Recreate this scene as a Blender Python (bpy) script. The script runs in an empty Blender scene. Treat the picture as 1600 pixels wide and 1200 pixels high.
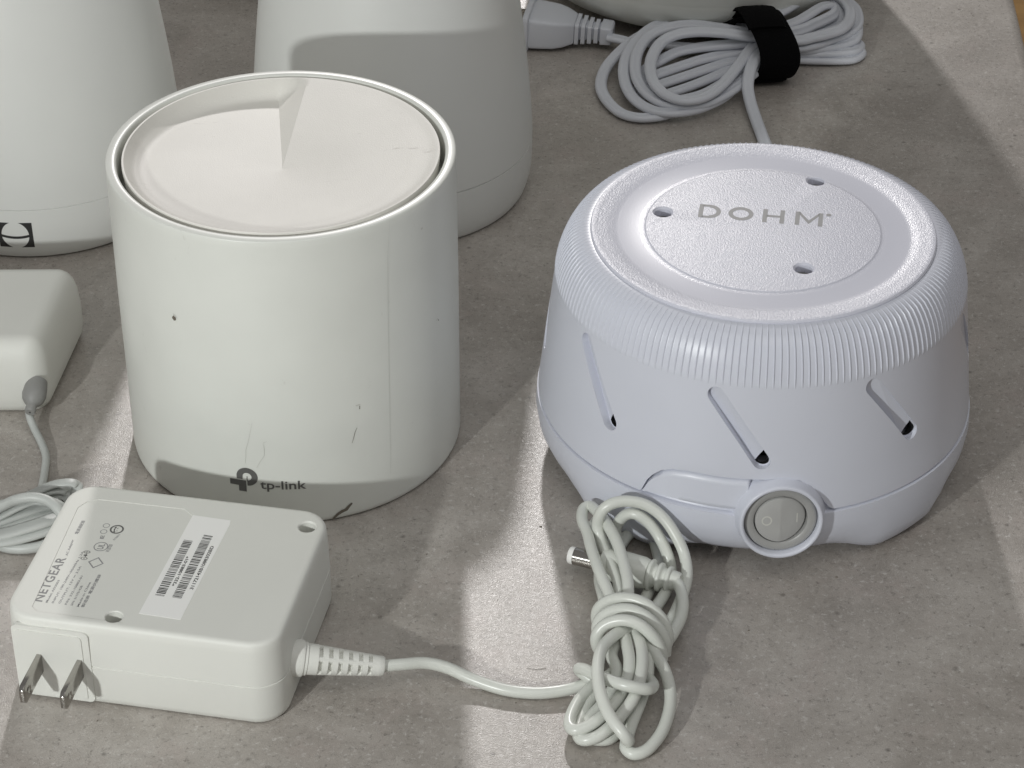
import bpy, bmesh, math, random
from mathutils import Vector, Matrix
random.seed(7)
R_ = math.radians
S = 0.001                      # everything below is measured in millimetres
sc = bpy.context.scene

# ------------------------------------------------------------------ camera
CAM_H, CAM_PITCH, FPX = 481.9, R_(34.618), 3834.0
cd = bpy.data.cameras.new("camera"); cam = bpy.data.objects.new("camera", cd)
sc.collection.objects.link(cam); sc.camera = cam
cam.location = (0, 0, CAM_H * S); cam.rotation_euler = (math.pi / 2 - CAM_PITCH, 0, 0)
cd.sensor_width = 36; cd.lens = FPX / 1600 * 36; cd.clip_start = 0.02; cd.clip_end = 50

# ------------------------------------------------------------------ light
w = bpy.data.worlds.new("World"); sc.world = w; w.use_nodes = True
nt = w.node_tree; bg = nt.nodes["Background"]
tc = nt.nodes.new("ShaderNodeTexCoord"); sx = nt.nodes.new("ShaderNodeSeparateXYZ")
rp = nt.nodes.new("ShaderNodeValToRGB")
nt.links.new(tc.outputs["Generated"], sx.inputs[0]); nt.links.new(sx.outputs["Z"], rp.inputs[0])
rp.color_ramp.elements[0].position = 0.0; rp.color_ramp.elements[0].color = (0.52, 0.515, 0.50, 1)
rp.color_ramp.elements[1].position = 1.0; rp.color_ramp.elements[1].color = (0.82, 0.81, 0.80, 1)
nt.links.new(rp.outputs[0], bg.inputs[0]); bg.inputs[1].default_value = 0.335

def lamp(name, loc, watts, radius, col):
    l = bpy.data.lights.new(name, 'POINT'); l.energy = watts; l.shadow_soft_size = radius * S; l.color = col
    o = bpy.data.objects.new(name, l); o.location = Vector(loc) * S; sc.collection.objects.link(o); return o
lamp("back_lamp", (-108, 3240, 1545), 130.0, 60, (1.0, 0.965, 0.95))        # bare ceiling lamp behind the objects
lamp("front_lamp", (-395, -10, 312), 11.0, 14, (0.975, 1.0, 0.985))          # lamp to the left of the photographer
cl = bpy.data.lights.new("overhead_fill_light", 'AREA'); cl.shape = 'SQUARE'; cl.size = 1.3; cl.energy = 7.8; cl.color = (1.0, 0.985, 0.955)  # soft overhead fill, added in place of part of the world ambient
co = bpy.data.objects.new("overhead_fill_light", cl); co.location = (0.25, -0.25, 1.9); sc.collection.objects.link(co)
co.rotation_euler = (Vector((0, .7, 0)) - co.location).to_track_quat('-Z', 'Y').to_euler()
sc.view_settings.view_transform = 'Standard'; sc.view_settings.look = 'None'
sc.view_settings.exposure = 0; sc.view_settings.gamma = 1

# ------------------------------------------------------------------ pixel -> place helpers (photo 1600x1200)
_c = Vector((0, 0, CAM_H)); _f = Vector((0, math.cos(CAM_PITCH), -math.sin(CAM_PITCH))); _u = Vector((0, math.sin(CAM_PITCH), math.cos(CAM_PITCH)))
def ray(px, py): return _f + Vector((1, 0, 0)) * ((px - 800) / FPX) - _u * ((py - 600) / FPX)
def at(px, py, z=0.0):
    d = ray(px, py); return _c + d * ((z - CAM_H) / d.z)
def on_lathe(px, py, cx, cy, prof):
    """first hit of the view ray with a surface of revolution: (angle, z, radius)"""
    d = ray(px, py); zt = prof[0][0]; t = (zt - CAM_H) / d.z
    def inside(t):
        p = _c + d * t; return math.hypot(p.x - cx, p.y - cy) <= prof_r(prof, p.z)
    t0 = t
    for i in range(700):
        if inside(t): break
        t0 = t; t += 0.5
    else: raise ValueError("ray misses surface %s" % ((px, py),))
    for i in range(16):
        m = (t0 + t) / 2
        if inside(m): t = m
        else: t0 = m
    p = _c + d * t
    return math.atan2(p.y - cy, p.x - cx), p.z, math.hypot(p.x - cx, p.y - cy)
def prof_r(prof, z):
    """prof: list of (z, r) with falling z"""
    if z >= prof[0][0]: return prof[0][1]
    for (z0, r0), (z1, r1) in zip(prof, prof[1:]):
        if z1 <= z <= z0: return r0 + (r1 - r0) * (z0 - z) / max(1e-9, z0 - z1)
    return prof[-1][1]

# ------------------------------------------------------------------ materials
def mat(name): 
    m = bpy.data.materials.new(name); m.use_nodes = True; n = m.node_tree
    return m, n, n.nodes["Principled BSDF"]
def plastic(name, col, rough=0.42, bump=0.02, bscale=900, mottle=0.03, spec=0.5, sss=0.0, dirt=0.0, bdist=.00012):
    m, n, b = mat(name)
    t = n.nodes.new("ShaderNodeTexCoord")
    n1 = n.nodes.new("ShaderNodeTexNoise"); n1.inputs["Scale"].default_value = 45; n1.inputs["Detail"].default_value = 6
    n.links.new(t.outputs["Object"], n1.inputs["Vector"])
    r = n.nodes.new("ShaderNodeValToRGB")
    r.color_ramp.elements[0].position = 0.3; r.color_ramp.elements[1].position = 0.7
    r.color_ramp.elements[0].color = tuple(c * (1 - mottle) for c in col) + (1,); r.color_ramp.elements[1].color = tuple(col) + (1,)
    n.links.new(n1.outputs["Fac"], r.inputs[0])
    last = r.outputs[0]
    if dirt > 0:                                     # faint rubbed-in grime, stretched smears
        mp = n.nodes.new("ShaderNodeMapping"); mp.inputs["Scale"].default_value = (60, 180, 60); mp.inputs["Rotation"].default_value = (0, 0, 0.5)
        n.links.new(t.outputs["Object"], mp.inputs["Vector"])
        n3 = n.nodes.new("ShaderNodeTexNoise"); n3.inputs["Scale"].default_value = 1; n3.inputs["Detail"].default_value = 9; n3.inputs["Roughness"].default_value = 0.75
        n.links.new(mp.outputs[0], n3.inputs["Vector"])
        r3 = n.nodes.new("ShaderNodeValToRGB"); r3.color_ramp.elements[0].position = 0.62; r3.color_ramp.elements[1].position = 0.82
        r3.color_ramp.elements[1].color = (dirt, dirt, dirt, 1); n.links.new(n3.outputs["Fac"], r3.inputs[0])
        mx = n.nodes.new("ShaderNodeMix"); mx.data_type = 'RGBA'
        mx.inputs["B"].default_value = (0.25, 0.22, 0.18, 1)
        n.links.new(r3.outputs[0], mx.inputs["Factor"]); n.links.new(last, mx.inputs["A"]); last = mx.outputs["Result"]
    n.links.new(last, b.inputs["Base Color"])
    b.inputs["Roughness"].default_value = rough; b.inputs["Specular IOR Level"].default_value = spec
    if sss: 
        b.inputs["Subsurface Weight"].default_value = sss; b.inputs["Subsurface Radius"].default_value = (.002, .002, .0018); b.inputs["Subsurface Scale"].default_value = 1
    n2 = n.nodes.new("ShaderNodeTexNoise"); n2.inputs["Scale"].default_value = bscale; n2.inputs["Detail"].default_value = 2
    n.links.new(t.outputs["Object"], n2.inputs["Vector"])
    bp = n.nodes.new("ShaderNodeBump"); bp.inputs["Strength"].default_value = bump; bp.inputs["Distance"].default_value = bdist
    n.links.new(n2.outputs["Fac"], bp.inputs["Height"]); n.links.new(bp.outputs[0], b.inputs["Normal"])
    return m
def flat(name, col, rough=0.5, metal=0.0):
    m, n, b = mat(name)
    t = n.nodes.new("ShaderNodeTexNoise"); t.inputs["Scale"].default_value = 1500
    mx = n.nodes.new("ShaderNodeMix"); mx.data_type = 'RGBA'; mx.inputs["A"].default_value = tuple(c * .82 for c in col) + (1,); mx.inputs["B"].default_value = tuple(min(1, c * 1.12) for c in col) + (1,)
    n.links.new(t.outputs["Fac"], mx.inputs["Factor"]); n.links.new(mx.outputs["Result"], b.inputs["Base Color"])
    b.inputs["Roughness"].default_value = rough; b.inputs["Metallic"].default_value = metal
    return m
def counter_mat():
    m, n, b = mat("speckled_laminate")
    t = n.nodes.new("ShaderNodeTexCoord"); L = n.links.new
    def noise(scale, det, rough=.55, dist=0.0):
        x = n.nodes.new("ShaderNodeTexNoise"); x.inputs["Scale"].default_value = scale; x.inputs["Detail"].default_value = det
        x.inputs["Roughness"].default_value = rough; x.inputs["Distortion"].default_value = dist; L(t.outputs["Object"], x.inputs["Vector"]); return x.outputs["Fac"]
    def ramp(src, *st):
        r = n.nodes.new("ShaderNodeValToRGB"); e = r.color_ramp.elements
        while len(e) < len(st): e.new(0.5)
        for i, (p, c) in enumerate(st): e[i].position = p; e[i].color = c if len(c) == 4 else c + (1,)
        L(src, r.inputs[0]); return r.outputs[0]
    def mix(a, bcol, fac):
        x = n.nodes.new("ShaderNodeMix"); x.data_type = 'RGBA'; L(a, x.inputs["A"]); x.inputs["B"].default_value = bcol + (1,); L(fac, x.inputs["Factor"]); return x.outputs["Result"]
    base = ramp(noise(22, 10, .70, .5), (.33, (.285, .258, .230)), (.5, (.372, .342, .310)), (.67, (.46, .430, .395)))
    # soft pinkish stone blotches, pale flecks, dark grains
    c = mix(base, (.42, .365, .335), ramp(noise(38, 5, .7), (.52, (0, 0, 0)), (.70, (.5, .5, .5))))
    c = mix(c, (.29, .265, .24), ramp(noise(85, 8, .85, .3), (.51, (0, 0, 0)), (.66, (.6, .6, .6))))
    c = mix(c, (.62, .60, .57), ramp(noise(480, 5, .8, .3), (.545, (0, 0, 0)), (.69, (.75, .75, .75))))
    c = mix(c, (.14, .125, .11), ramp(noise(430, 5, .85), (.545, (0, 0, 0)), (.68, (.85, .85, .85))))
    v = n.nodes.new("ShaderNodeTexVoronoi"); v.inputs["Scale"].default_value = 75; L(t.outputs["Object"], v.inputs["Vector"])
    c = mix(c, (.07, .06, .05), ramp(v.outputs["Distance"], (.0, (.8, .8, .8)), (.085, (0, 0, 0))))
    L(c, b.inputs["Base Color"])
    rr = ramp(noise(700, 3), (.3, (.24, .24, .24)), (.7, (.40, .40, .40))); L(rr, b.inputs["Roughness"])
    b.inputs["Specular IOR Level"].default_value = 0.8
    bp = n.nodes.new("ShaderNodeBump"); bp.inputs["Strength"].default_value = 0.8; bp.inputs["Distance"].default_value = 0.00012
    L(noise(2200, 3, .6), bp.inputs["Height"]); L(bp.outputs[0], b.inputs["Normal"])
    return m
def wood_mat():
    m, n, b = mat("oak_floor"); t = n.nodes.new("ShaderNodeTexCoord"); mp = n.nodes.new("ShaderNodeMapping"); mp.inputs["Scale"].default_value = (3, 40, 3)
    n.links.new(t.outputs["Object"], mp.inputs[0]); x = n.nodes.new("ShaderNodeTexNoise"); x.inputs["Scale"].default_value = 2; x.inputs["Detail"].default_value = 6
    n.links.new(mp.outputs[0], x.inputs["Vector"]); r = n.nodes.new("ShaderNodeValToRGB")
    r.color_ramp.elements[0].color = (.16, .085, .022, 1); r.color_ramp.elements[1].color = (.34, .20, .065, 1)
    n.links.new(x.outputs["Fac"], r.inputs[0]); n.links.new(r.outputs[0], b.inputs["Base Color"]); b.inputs["Roughness"].default_value = .4
    return m
M = dict(
    counter=counter_mat(), wood=wood_mat(),
    router=plastic("matt_white_router_plastic", (.76, .77, .745), .38, .05, 1400, .02),
    satellite=plastic("off_white_satellite_plastic", (.77, .785, .74), .36, .03, 1400, .04, dirt=.6),
    dish=plastic("rubbed_off_white_disc", (.80, .785, .735), .50, .5, 2600, .06, dirt=1.0),
    machine=plastic("cool_white_machine_plastic", (.665, .685, .765), .34, .04, 1500, .015),
    textured=plastic("sparkling_textured_plastic", (.67, .68, .765), .30, 1.0, 2100, .015, bdist=.00017),
    lidring=plastic("smooth_lid_plastic", (.67, .685, .765), .16, .02, 1500, .01), adapter=plastic("warm_white_adapter_plastic", (.74, .745, .70), .52, .10, 2500, .02, dirt=.15),
    cord=plastic("grey_white_cord_vinyl", (.70, .72, .67), .30, .03, 500, .06, dirt=.5),
    coolcord=plastic("cool_white_cord_vinyl", (.63, .65, .70), .42, .05, 700, .04),
    greycord=plastic("pale_grey_cord_vinyl", (.50, .52, .50), .42, .05, 700, .04),
    greyrubber=plastic("mid_grey_rubber", (.27, .27, .26), .5, .1, 1500, .05),
    switch=plastic("mid_grey_switch_plastic", (.37, .37, .362), .38, .05, 1500, .03),
    rocker=plastic("light_grey_rocker_plastic", (.45, .45, .44), .38, .05, 1500, .03),
    dark=flat("rubber_and_shade_black", (.008, .008, .009), .8), netink=flat("brand_ink", (.24, .24, .24), .5), ink=flat("grey_ink", (.13, .13, .125), .45), paleink=flat("pale_grey_ink", (.30, .30, .305), .5),  # the near-black paints the shade inside the slot openings; also rubber feet
    blackink=flat("black_ink", (.03, .03, .03), .5), seamline=flat("fine_mould_line", (.66, .67, .63), .5), scuff=flat("brown_scuff", (.16, .14, .11), .7), faintscuff=flat("faint_scuff", (.64, .64, .60), .5),
    label=plastic("glossy_label_paper", (.90, .90, .88), .28, .01, 900, .01), strap=plastic("black_hook_and_loop", (.0035, .0035, .004), .95, 1.0, 1800, .3, spec=.1),
    white_mark=flat("white_mark", (.62, .62, .58), .5), nickel=flat("nickel", (.40, .385, .36), .17, 1.0), print=flat("cord_print", (.30, .30, .30), .5),
)

def radial_texture(m):
    """the moulded grain fades out over the satin ring 37.5..46 mm from the lid's centre"""
    n = m.node_tree; t = n.nodes.new("ShaderNodeTexCoord"); sp = n.nodes.new("ShaderNodeSeparateXYZ"); cb = n.nodes.new("ShaderNodeCombineXYZ"); ln = n.nodes.new("ShaderNodeVectorMath"); ln.operation = 'LENGTH'
    n.links.new(t.outputs["Object"], sp.inputs[0]); n.links.new(sp.outputs[0], cb.inputs[0]); n.links.new(sp.outputs[1], cb.inputs[1]); n.links.new(cb.outputs[0], ln.inputs[0])
    r = n.nodes.new("ShaderNodeMapRange"); r.inputs["From Max"].default_value = .06; n.links.new(ln.outputs["Value"], r.inputs["Value"])
    k = n.nodes.new("ShaderNodeValToRGB"); e = k.color_ramp.elements; e[0].position = 37.2 / 60; e[0].color = (1, 1, 1, 1); e[1].position = 39.2 / 60; e[1].color = (.08, .08, .08, 1)
    a = e.new(45.2 / 60); a.color = (.08, .08, .08, 1); a = e.new(49.5 / 60); a.color = (1, 1, 1, 1); n.links.new(r.outputs[0], k.inputs[0])
    bp = [x for x in n.nodes if x.type == 'BUMP'][0]; n.links.new(k.outputs[0], bp.inputs["Strength"])
    rr = n.nodes.new("ShaderNodeMapRange"); rr.inputs["To Min"].default_value = .22; rr.inputs["To Max"].default_value = .31; n.links.new(k.outputs[0], rr.inputs["Value"]); n.links.new(rr.outputs[0], n.nodes["Principled BSDF"].inputs["Roughness"])
radial_texture(M["textured"])
# ------------------------------------------------------------------ mesh helpers
def link_mesh(name, verts, faces, m, parent=None, smooth=True, angle=40):
    me = bpy.data.meshes.new(name); me.from_pydata([tuple(Vector(v) * S) for v in verts], [], faces)
    bm = bmesh.new(); bm.from_mesh(me); bmesh.ops.recalc_face_normals(bm, faces=bm.faces)
    if smooth:
        for f in bm.faces: f.smooth = True
        for e in bm.edges:
            if len(e.link_faces) == 2 and e.calc_face_angle(0) > R_(angle): e.smooth = False
    bm.to_mesh(me); bm.free()
    for x in (m if isinstance(m, (list, tuple)) else [m]): me.materials.append(x)
    o = bpy.data.objects.new(name, me); sc.collection.objects.link(o)
    if parent: o.parent = parent
    return o
def thing(name, label, cat, loc=(0, 0, 0), rz=0.0, group=None):
    o = bpy.data.objects.new(name, None); sc.collection.objects.link(o); o.empty_display_size = .02
    o.location = Vector(loc) * S; o.rotation_euler = (0, 0, rz); o["label"] = label; o["category"] = cat
    if group: o["group"] = group
    return o
def grid(rows, closed=True):
    """rows of equally many points -> verts, quad faces"""
    n = len(rows[0]); v = [p for r in rows for p in r]; f = []
    for i in range(len(rows) - 1):
        for j in range(n if closed else n - 1):
            k = (j + 1) % n; f.append((i * n + j, i * n + k, (i + 1) * n + k, (i + 1) * n + j))
    return v, f
def lathe(prof, seg=128, cap0=False, cap1=False):
    rows = [[(r * math.cos(2 * math.pi * j / seg), r * math.sin(2 * math.pi * j / seg), z) for j in range(seg)] for z, r in prof]
    v, f = grid(rows)
    if cap0: f.append(tuple(range(seg)))
    if cap1: f.append(tuple((len(prof) - 1) * seg + j for j in range(seg)))
    return v, f
def merge(*ms):
    V, F = [], []
    for v, f in ms:
        b = len(V); V += list(v); F += [tuple(i + b for i in q) for q in f]
    return V, F
def xf(vf, mtx): return [mtx @ Vector(p) for p in vf[0]], vf[1]
def arc(c, r, a0, a1, n=6):      # (z, r) arc points
    return [(c[0] + r * math.sin(a0 + (a1 - a0) * i / n), c[1] + r * math.cos(a0 + (a1 - a0) * i / n)) for i in range(n + 1)]
def smooth_path(pts, per=8, closed=False):
    P = [Vector(p) for p in pts]; out = []; n = len(P)
    for i in range(n if closed else n - 1):
        g = (lambda k: P[k % n]) if closed else (lambda k: P[max(0, min(n - 1, k))])
        p0, p1, p2, p3 = g(i - 1), g(i), g(i + 1), g(i + 2)
        if not closed and i == 0: p0 = p1 * 2 - p2
        if not closed and i == n - 2: p3 = p2 * 2 - p1
        for j in range(per):
            t = j / per
            out.append(0.5 * ((2 * p1) + (p2 - p0) * t + (2 * p0 - 5 * p1 + 4 * p2 - p3) * t * t + (3 * p1 - p0 - 3 * p2 + p3) * t ** 3))
    if not closed: out.append(P[-1])
    return out
def tube(pts, r, seg=12, per=8, shape=None, up=None):
    """round tube along a smoothed path; shape: list of (a, b) cross-section points instead of a circle"""
    P = smooth_path(pts, per) if per else [Vector(p) for p in pts]; rows = []
    t0 = (P[1] - P[0]).normalized(); nrm = Vector(up) if up else (Vector((0, 0, 1)) if abs(t0.z) < .9 else Vector((1, 0, 0)))
    for i, p in enumerate(P):
        t = (P[min(i + 1, len(P) - 1)] - P[max(i - 1, 0)]).normalized()
        if up: nrm = Vector(up)
        nrm = (nrm - t * nrm.dot(t)).normalized(); b = t.cross(nrm)
        rr = r(i / (len(P) - 1)) if callable(r) else r
        sh = shape or [(math.cos(2 * math.pi * k / seg), math.sin(2 * math.pi * k / seg)) for k in range(seg)]
        rows.append([p + nrm * (x * rr) + b * (y * rr) for x, y in sh])
    v, f = grid(rows); n = len(rows[0])
    f.append(tuple(range(n))); f.append(tuple((len(rows) - 1) * n + j for j in range(n)))
    return v, f
def frame_to(axis, origin=(0, 0, 0), up=(0, 0, 1)):
    """matrix taking local z to `axis`, local y as near to `up` as possible"""
    z = Vector(axis).normalized(); y = (Vector(up) - z * Vector(up).dot(z)).normalized(); x = y.cross(z)
    m = Matrix((x, y, z)).transposed().to_4x4(); m.translation = Vector(origin); return m
def rounded_rect(w, d, r, n=8):
    out = []
    for cx, cy, a in ((w - r, d - r, 0), (r, d - r, 90), (r, r, 180), (w - r, r, 270)):
        for i in range(n + 1):
            t = R_(a + 90 * i / n); out.append((cx + r * math.cos(t), cy + r * math.sin(t)))
    return out
def inset_rect(w, d, r, i, n=8):
    rr = max(.3, r - i); return [(x + i, y + i) for x, y in rounded_rect(w - 2 * i, d - 2 * i, rr, n)]
def block(w, d, r, levels, n=8):
    """solid of rounded-rect slices; levels: (z, inset)"""
    rows = [[(x, y, z) for x, y in inset_rect(w, d, r, i, n)] for z, i in levels]
    v, f = grid(rows); m = len(rows[0]); f.append(tuple(range(m))); f.append(tuple((len(rows) - 1) * m + j for j in range(m)))
    return v, f
def prism(poly, z0, z1):
    n = len(poly); v = [(x, y, z0) for x, y in poly] + [(x, y, z1) for x, y in poly]
    f = [tuple(range(n)), tuple(range(n, 2 * n))] + [(i, (i + 1) % n, n + (i + 1) % n, n + i) for i in range(n)]
    return v, f
def cut(obj, cutters):
    for c in cutters:
        md = obj.modifiers.new("cut", 'BOOLEAN'); md.operation = 'DIFFERENCE'; md.solver = 'EXACT'; md.object = c
        try: md.material_mode = 'TRANSFER'
        except Exception: pass
    bpy.context.view_layer.update()
    dg = bpy.context.evaluated_depsgraph_get(); me = bpy.data.meshes.new_from_object(obj.evaluated_get(dg)); 
    obj.modifiers.clear(); obj.data = me
    for c in cutters: bpy.data.objects.remove(c, do_unlink=True)
    bm = bmesh.new(); bm.from_mesh(me)
    for e in bm.edges:
        if len(e.link_faces) == 2: e.smooth = e.calc_face_angle(0) < R_(30)
    bm.to_mesh(me); bm.free()
def text_mesh(s, size, bold=0.0, sx=1.0, spacing=1.0, sub=0.0):
    """flat lettering mesh in mm: (verts2d, faces, width)"""
    cu = bpy.data.curves.new("t", 'FONT'); cu.body = s; cu.size = size; cu.offset = bold; cu.space_character = spacing; cu.resolution_u = 4; cu.fill_mode = 'BOTH'
    o = bpy.data.objects.new("t", cu); sc.collection.objects.link(o); bpy.context.view_layer.update()
    dg = bpy.context.evaluated_depsgraph_get(); me = bpy.data.meshes.new_from_object(o.evaluated_get(dg))
    v = [(p.co.x * sx, p.co.y) for p in me.vertices]; f = [tuple(p.vertices) for p in me.polygons]
    bpy.data.objects.remove(o, do_unlink=True); bpy.data.meshes.remove(me)
    return v, f, max(p[0] for p in v) if v else 0
def fit_text(s, length, height, bold=0.0, spacing=1.0, cap=.729):
    """text scaled so that it is `length` mm long with capitals `height` mm high, starting at x=0"""
    v, f, _ = text_mesh(s, height / cap, bold, 1.0, spacing); x0 = min(p[0] for p in v); wd = max(p[0] for p in v) - x0
    return [((p[0] - x0) * length / wd, p[1]) for p in v], f

# ================================================================== SETTING
def build_counter():
    # right edge runs slightly askew; the top rolls over into a rounded nose
    a, b = Vector((220.3, 1000.3, 0)), Vector((215.5, 923.5, 0)); d = (a - b).normalized(); nrm = Vector((d.y, -d.x, 0))
    p0, p1 = b - d * 1300, b + d * 1500
    prof = [(0, 0)] + [(5.2 * math.sin(R_(t)), -5.2 * (1 - math.cos(R_(t)))) for t in range(6, 91, 6)] + [(5.2, -38)]
    V = [(-1400, p0.y, 0), (-1400, p1.y, 0)]; F = []
    rows = []
    for o, z in prof: rows.append([p0 + nrm * o + Vector((0, 0, z)), p1 + nrm * o + Vector((0, 0, z))])
    for r in rows: V += r
    F.append((0, 2, 3, 1))
    for i in range(len(rows) - 1):
        k = 2 + 2 * i; F.append((k, k + 2, k + 3, k + 1))
    k = 2 + 2 * (len(rows) - 1)
    V += [(-1400, p0.y, -38), (-1400, p1.y, -38)]; m = len(V) - 2; F += [(k, m, m + 1, k + 1), (0, 1, m + 1, m)]
    F.append(tuple([0, m] + [2 + 2 * i for i in range(len(rows) - 1, -1, -1)])); F.append(tuple([1, m + 1] + [3 + 2 * i for i in range(len(rows) - 1, -1, -1)]))
    o = link_mesh("countertop", V, F, M["counter"], angle=30); o["kind"] = "structure"
    o = link_mesh("floor", [(-3000, -2000, -760), (5000, -2000, -760), (5000, 6000, -760), (-3000, 6000, -760)], [(0, 1, 2, 3)], M["wood"]); o["kind"] = "structure"
build_counter()

# ================================================================== TAPERED ROUTERS
ROUTER = [(128, 0.5), (128, 36), (126.5, 39), (122, 41.0), (110, 43.4), (95, 46.4), (80, 48.8), (65, 50.6), (50, 52.2), (38, 53.2), (28, 53.8), (22.6, 53.95)]
RBASE = [(22.2, 53.4), (22.0, 53.85), (16, 53.9), (10, 53.5), (5, 52.5), (2, 51.5), (.6, 50.5), (0.6, 0.5)]
def make_router(x, y, label):
    t = thing("mesh_router", label, "router", (x, y, 0), 0, "tall tapered white routers")
    link_mesh("upper_shell", *lathe(ROUTER + [(22.6, 40)], 160, True), M["router"], t)
    link_mesh("base_band", *lathe([(24, 40), (24, 53.2)] + RBASE, 160, True, True), M["router"], t)
    return t
r_left = make_router(-181.2, 831.6, "tall tapered white router at left edge, dark emblem on its base band")
make_router(-113, 1052, "tall tapered white router farther back, beyond the top edge")
r_mid = make_router(-46.0, 838.1, "tall tapered white router standing right behind the short cylinder with the dished top")
# emblem: a square with a round hole and a curved cross bar
def emblem():
    cx, cy = -181.2, 831.6; V, F = [], []
    ang0, zc, R0 = None, None, 54.0
    a, z, _ = on_lathe(24, 368, cx, cy, [(22, 53.9), (16, 53.9), (10, 53.5), (5, 52.5), (0, 50.5)])
    W, H = 6.6, 5.6
    def put(u, v): 
        zz = z + v; rr = prof_r([(22, 53.9), (16, 53.9), (10, 53.5), (5, 52.5), (0, 50.5)], zz) + .06; th = a + u / 54
        return (rr * math.cos(th), rr * math.sin(th), zz)
    def strip(fa, fb, n=24):
        b = len(V)
        for i in range(n + 1):
            t = i / n; V.append(put(*fa(t))); V.append(put(*fb(t)))
        for i in range(n): F.append((b + 2 * i, b + 2 * i + 1, b + 2 * i + 3, b + 2 * i + 2))
    cr = 5.15
    for sgn in (1, -1):
        def inner(v): 
            q = 1 - (v / (H * 1.05)) ** 2; return max(1.6, cr * math.sqrt(max(0, q)))
        strip(lambda t: (sgn * inner((2 * t - 1) * H), (2 * t - 1) * H), lambda t: (sgn * W, (2 * t - 1) * H), 48)
    strip(lambda t: ((2 * t - 1) * 5.6, -1.5 + .9 * abs(2 * t - 1) ** 2), lambda t: ((2 * t - 1) * 5.6, -.4 + .9 * abs(2 * t - 1) ** 2))
    link_mesh("emblem", V, F, M["blackink"], r_left)
emblem()

# third white body, cut by the top of the frame
def back_bowl():
    t = thing("round_device", "large round white body behind the coiled mains cord, cut off by the top edge", "device", (83, 1022, 0))
    prof = [(184, .5), (184, 86), (181, 91), (174, 94), (130, 93), (90, 90), (50, 85), (24, 79)]
    link_mesh("body_shell", *lathe(prof + [(24, 60)], 128, True), M["satellite"], t)
    link_mesh("base", *lathe([(26, 60), (26, 78.6), (23.6, 78.9), (16, 76), (9, 71), (4, 62), (3.2, 55), (3.2, .5)], 128, True, True), M["satellite"], t)
    for a in (-118, -60, 60, 120):
        link_mesh("rubber_foot", *xf(lathe([(0, .4), (0, 5), (3.6, 5), (3.6, .4)], 24), Matrix.Translation((50 * math.cos(R_(a)), 50 * math.sin(R_(a)), 0))), M["dark"], t)
back_bowl()

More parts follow.
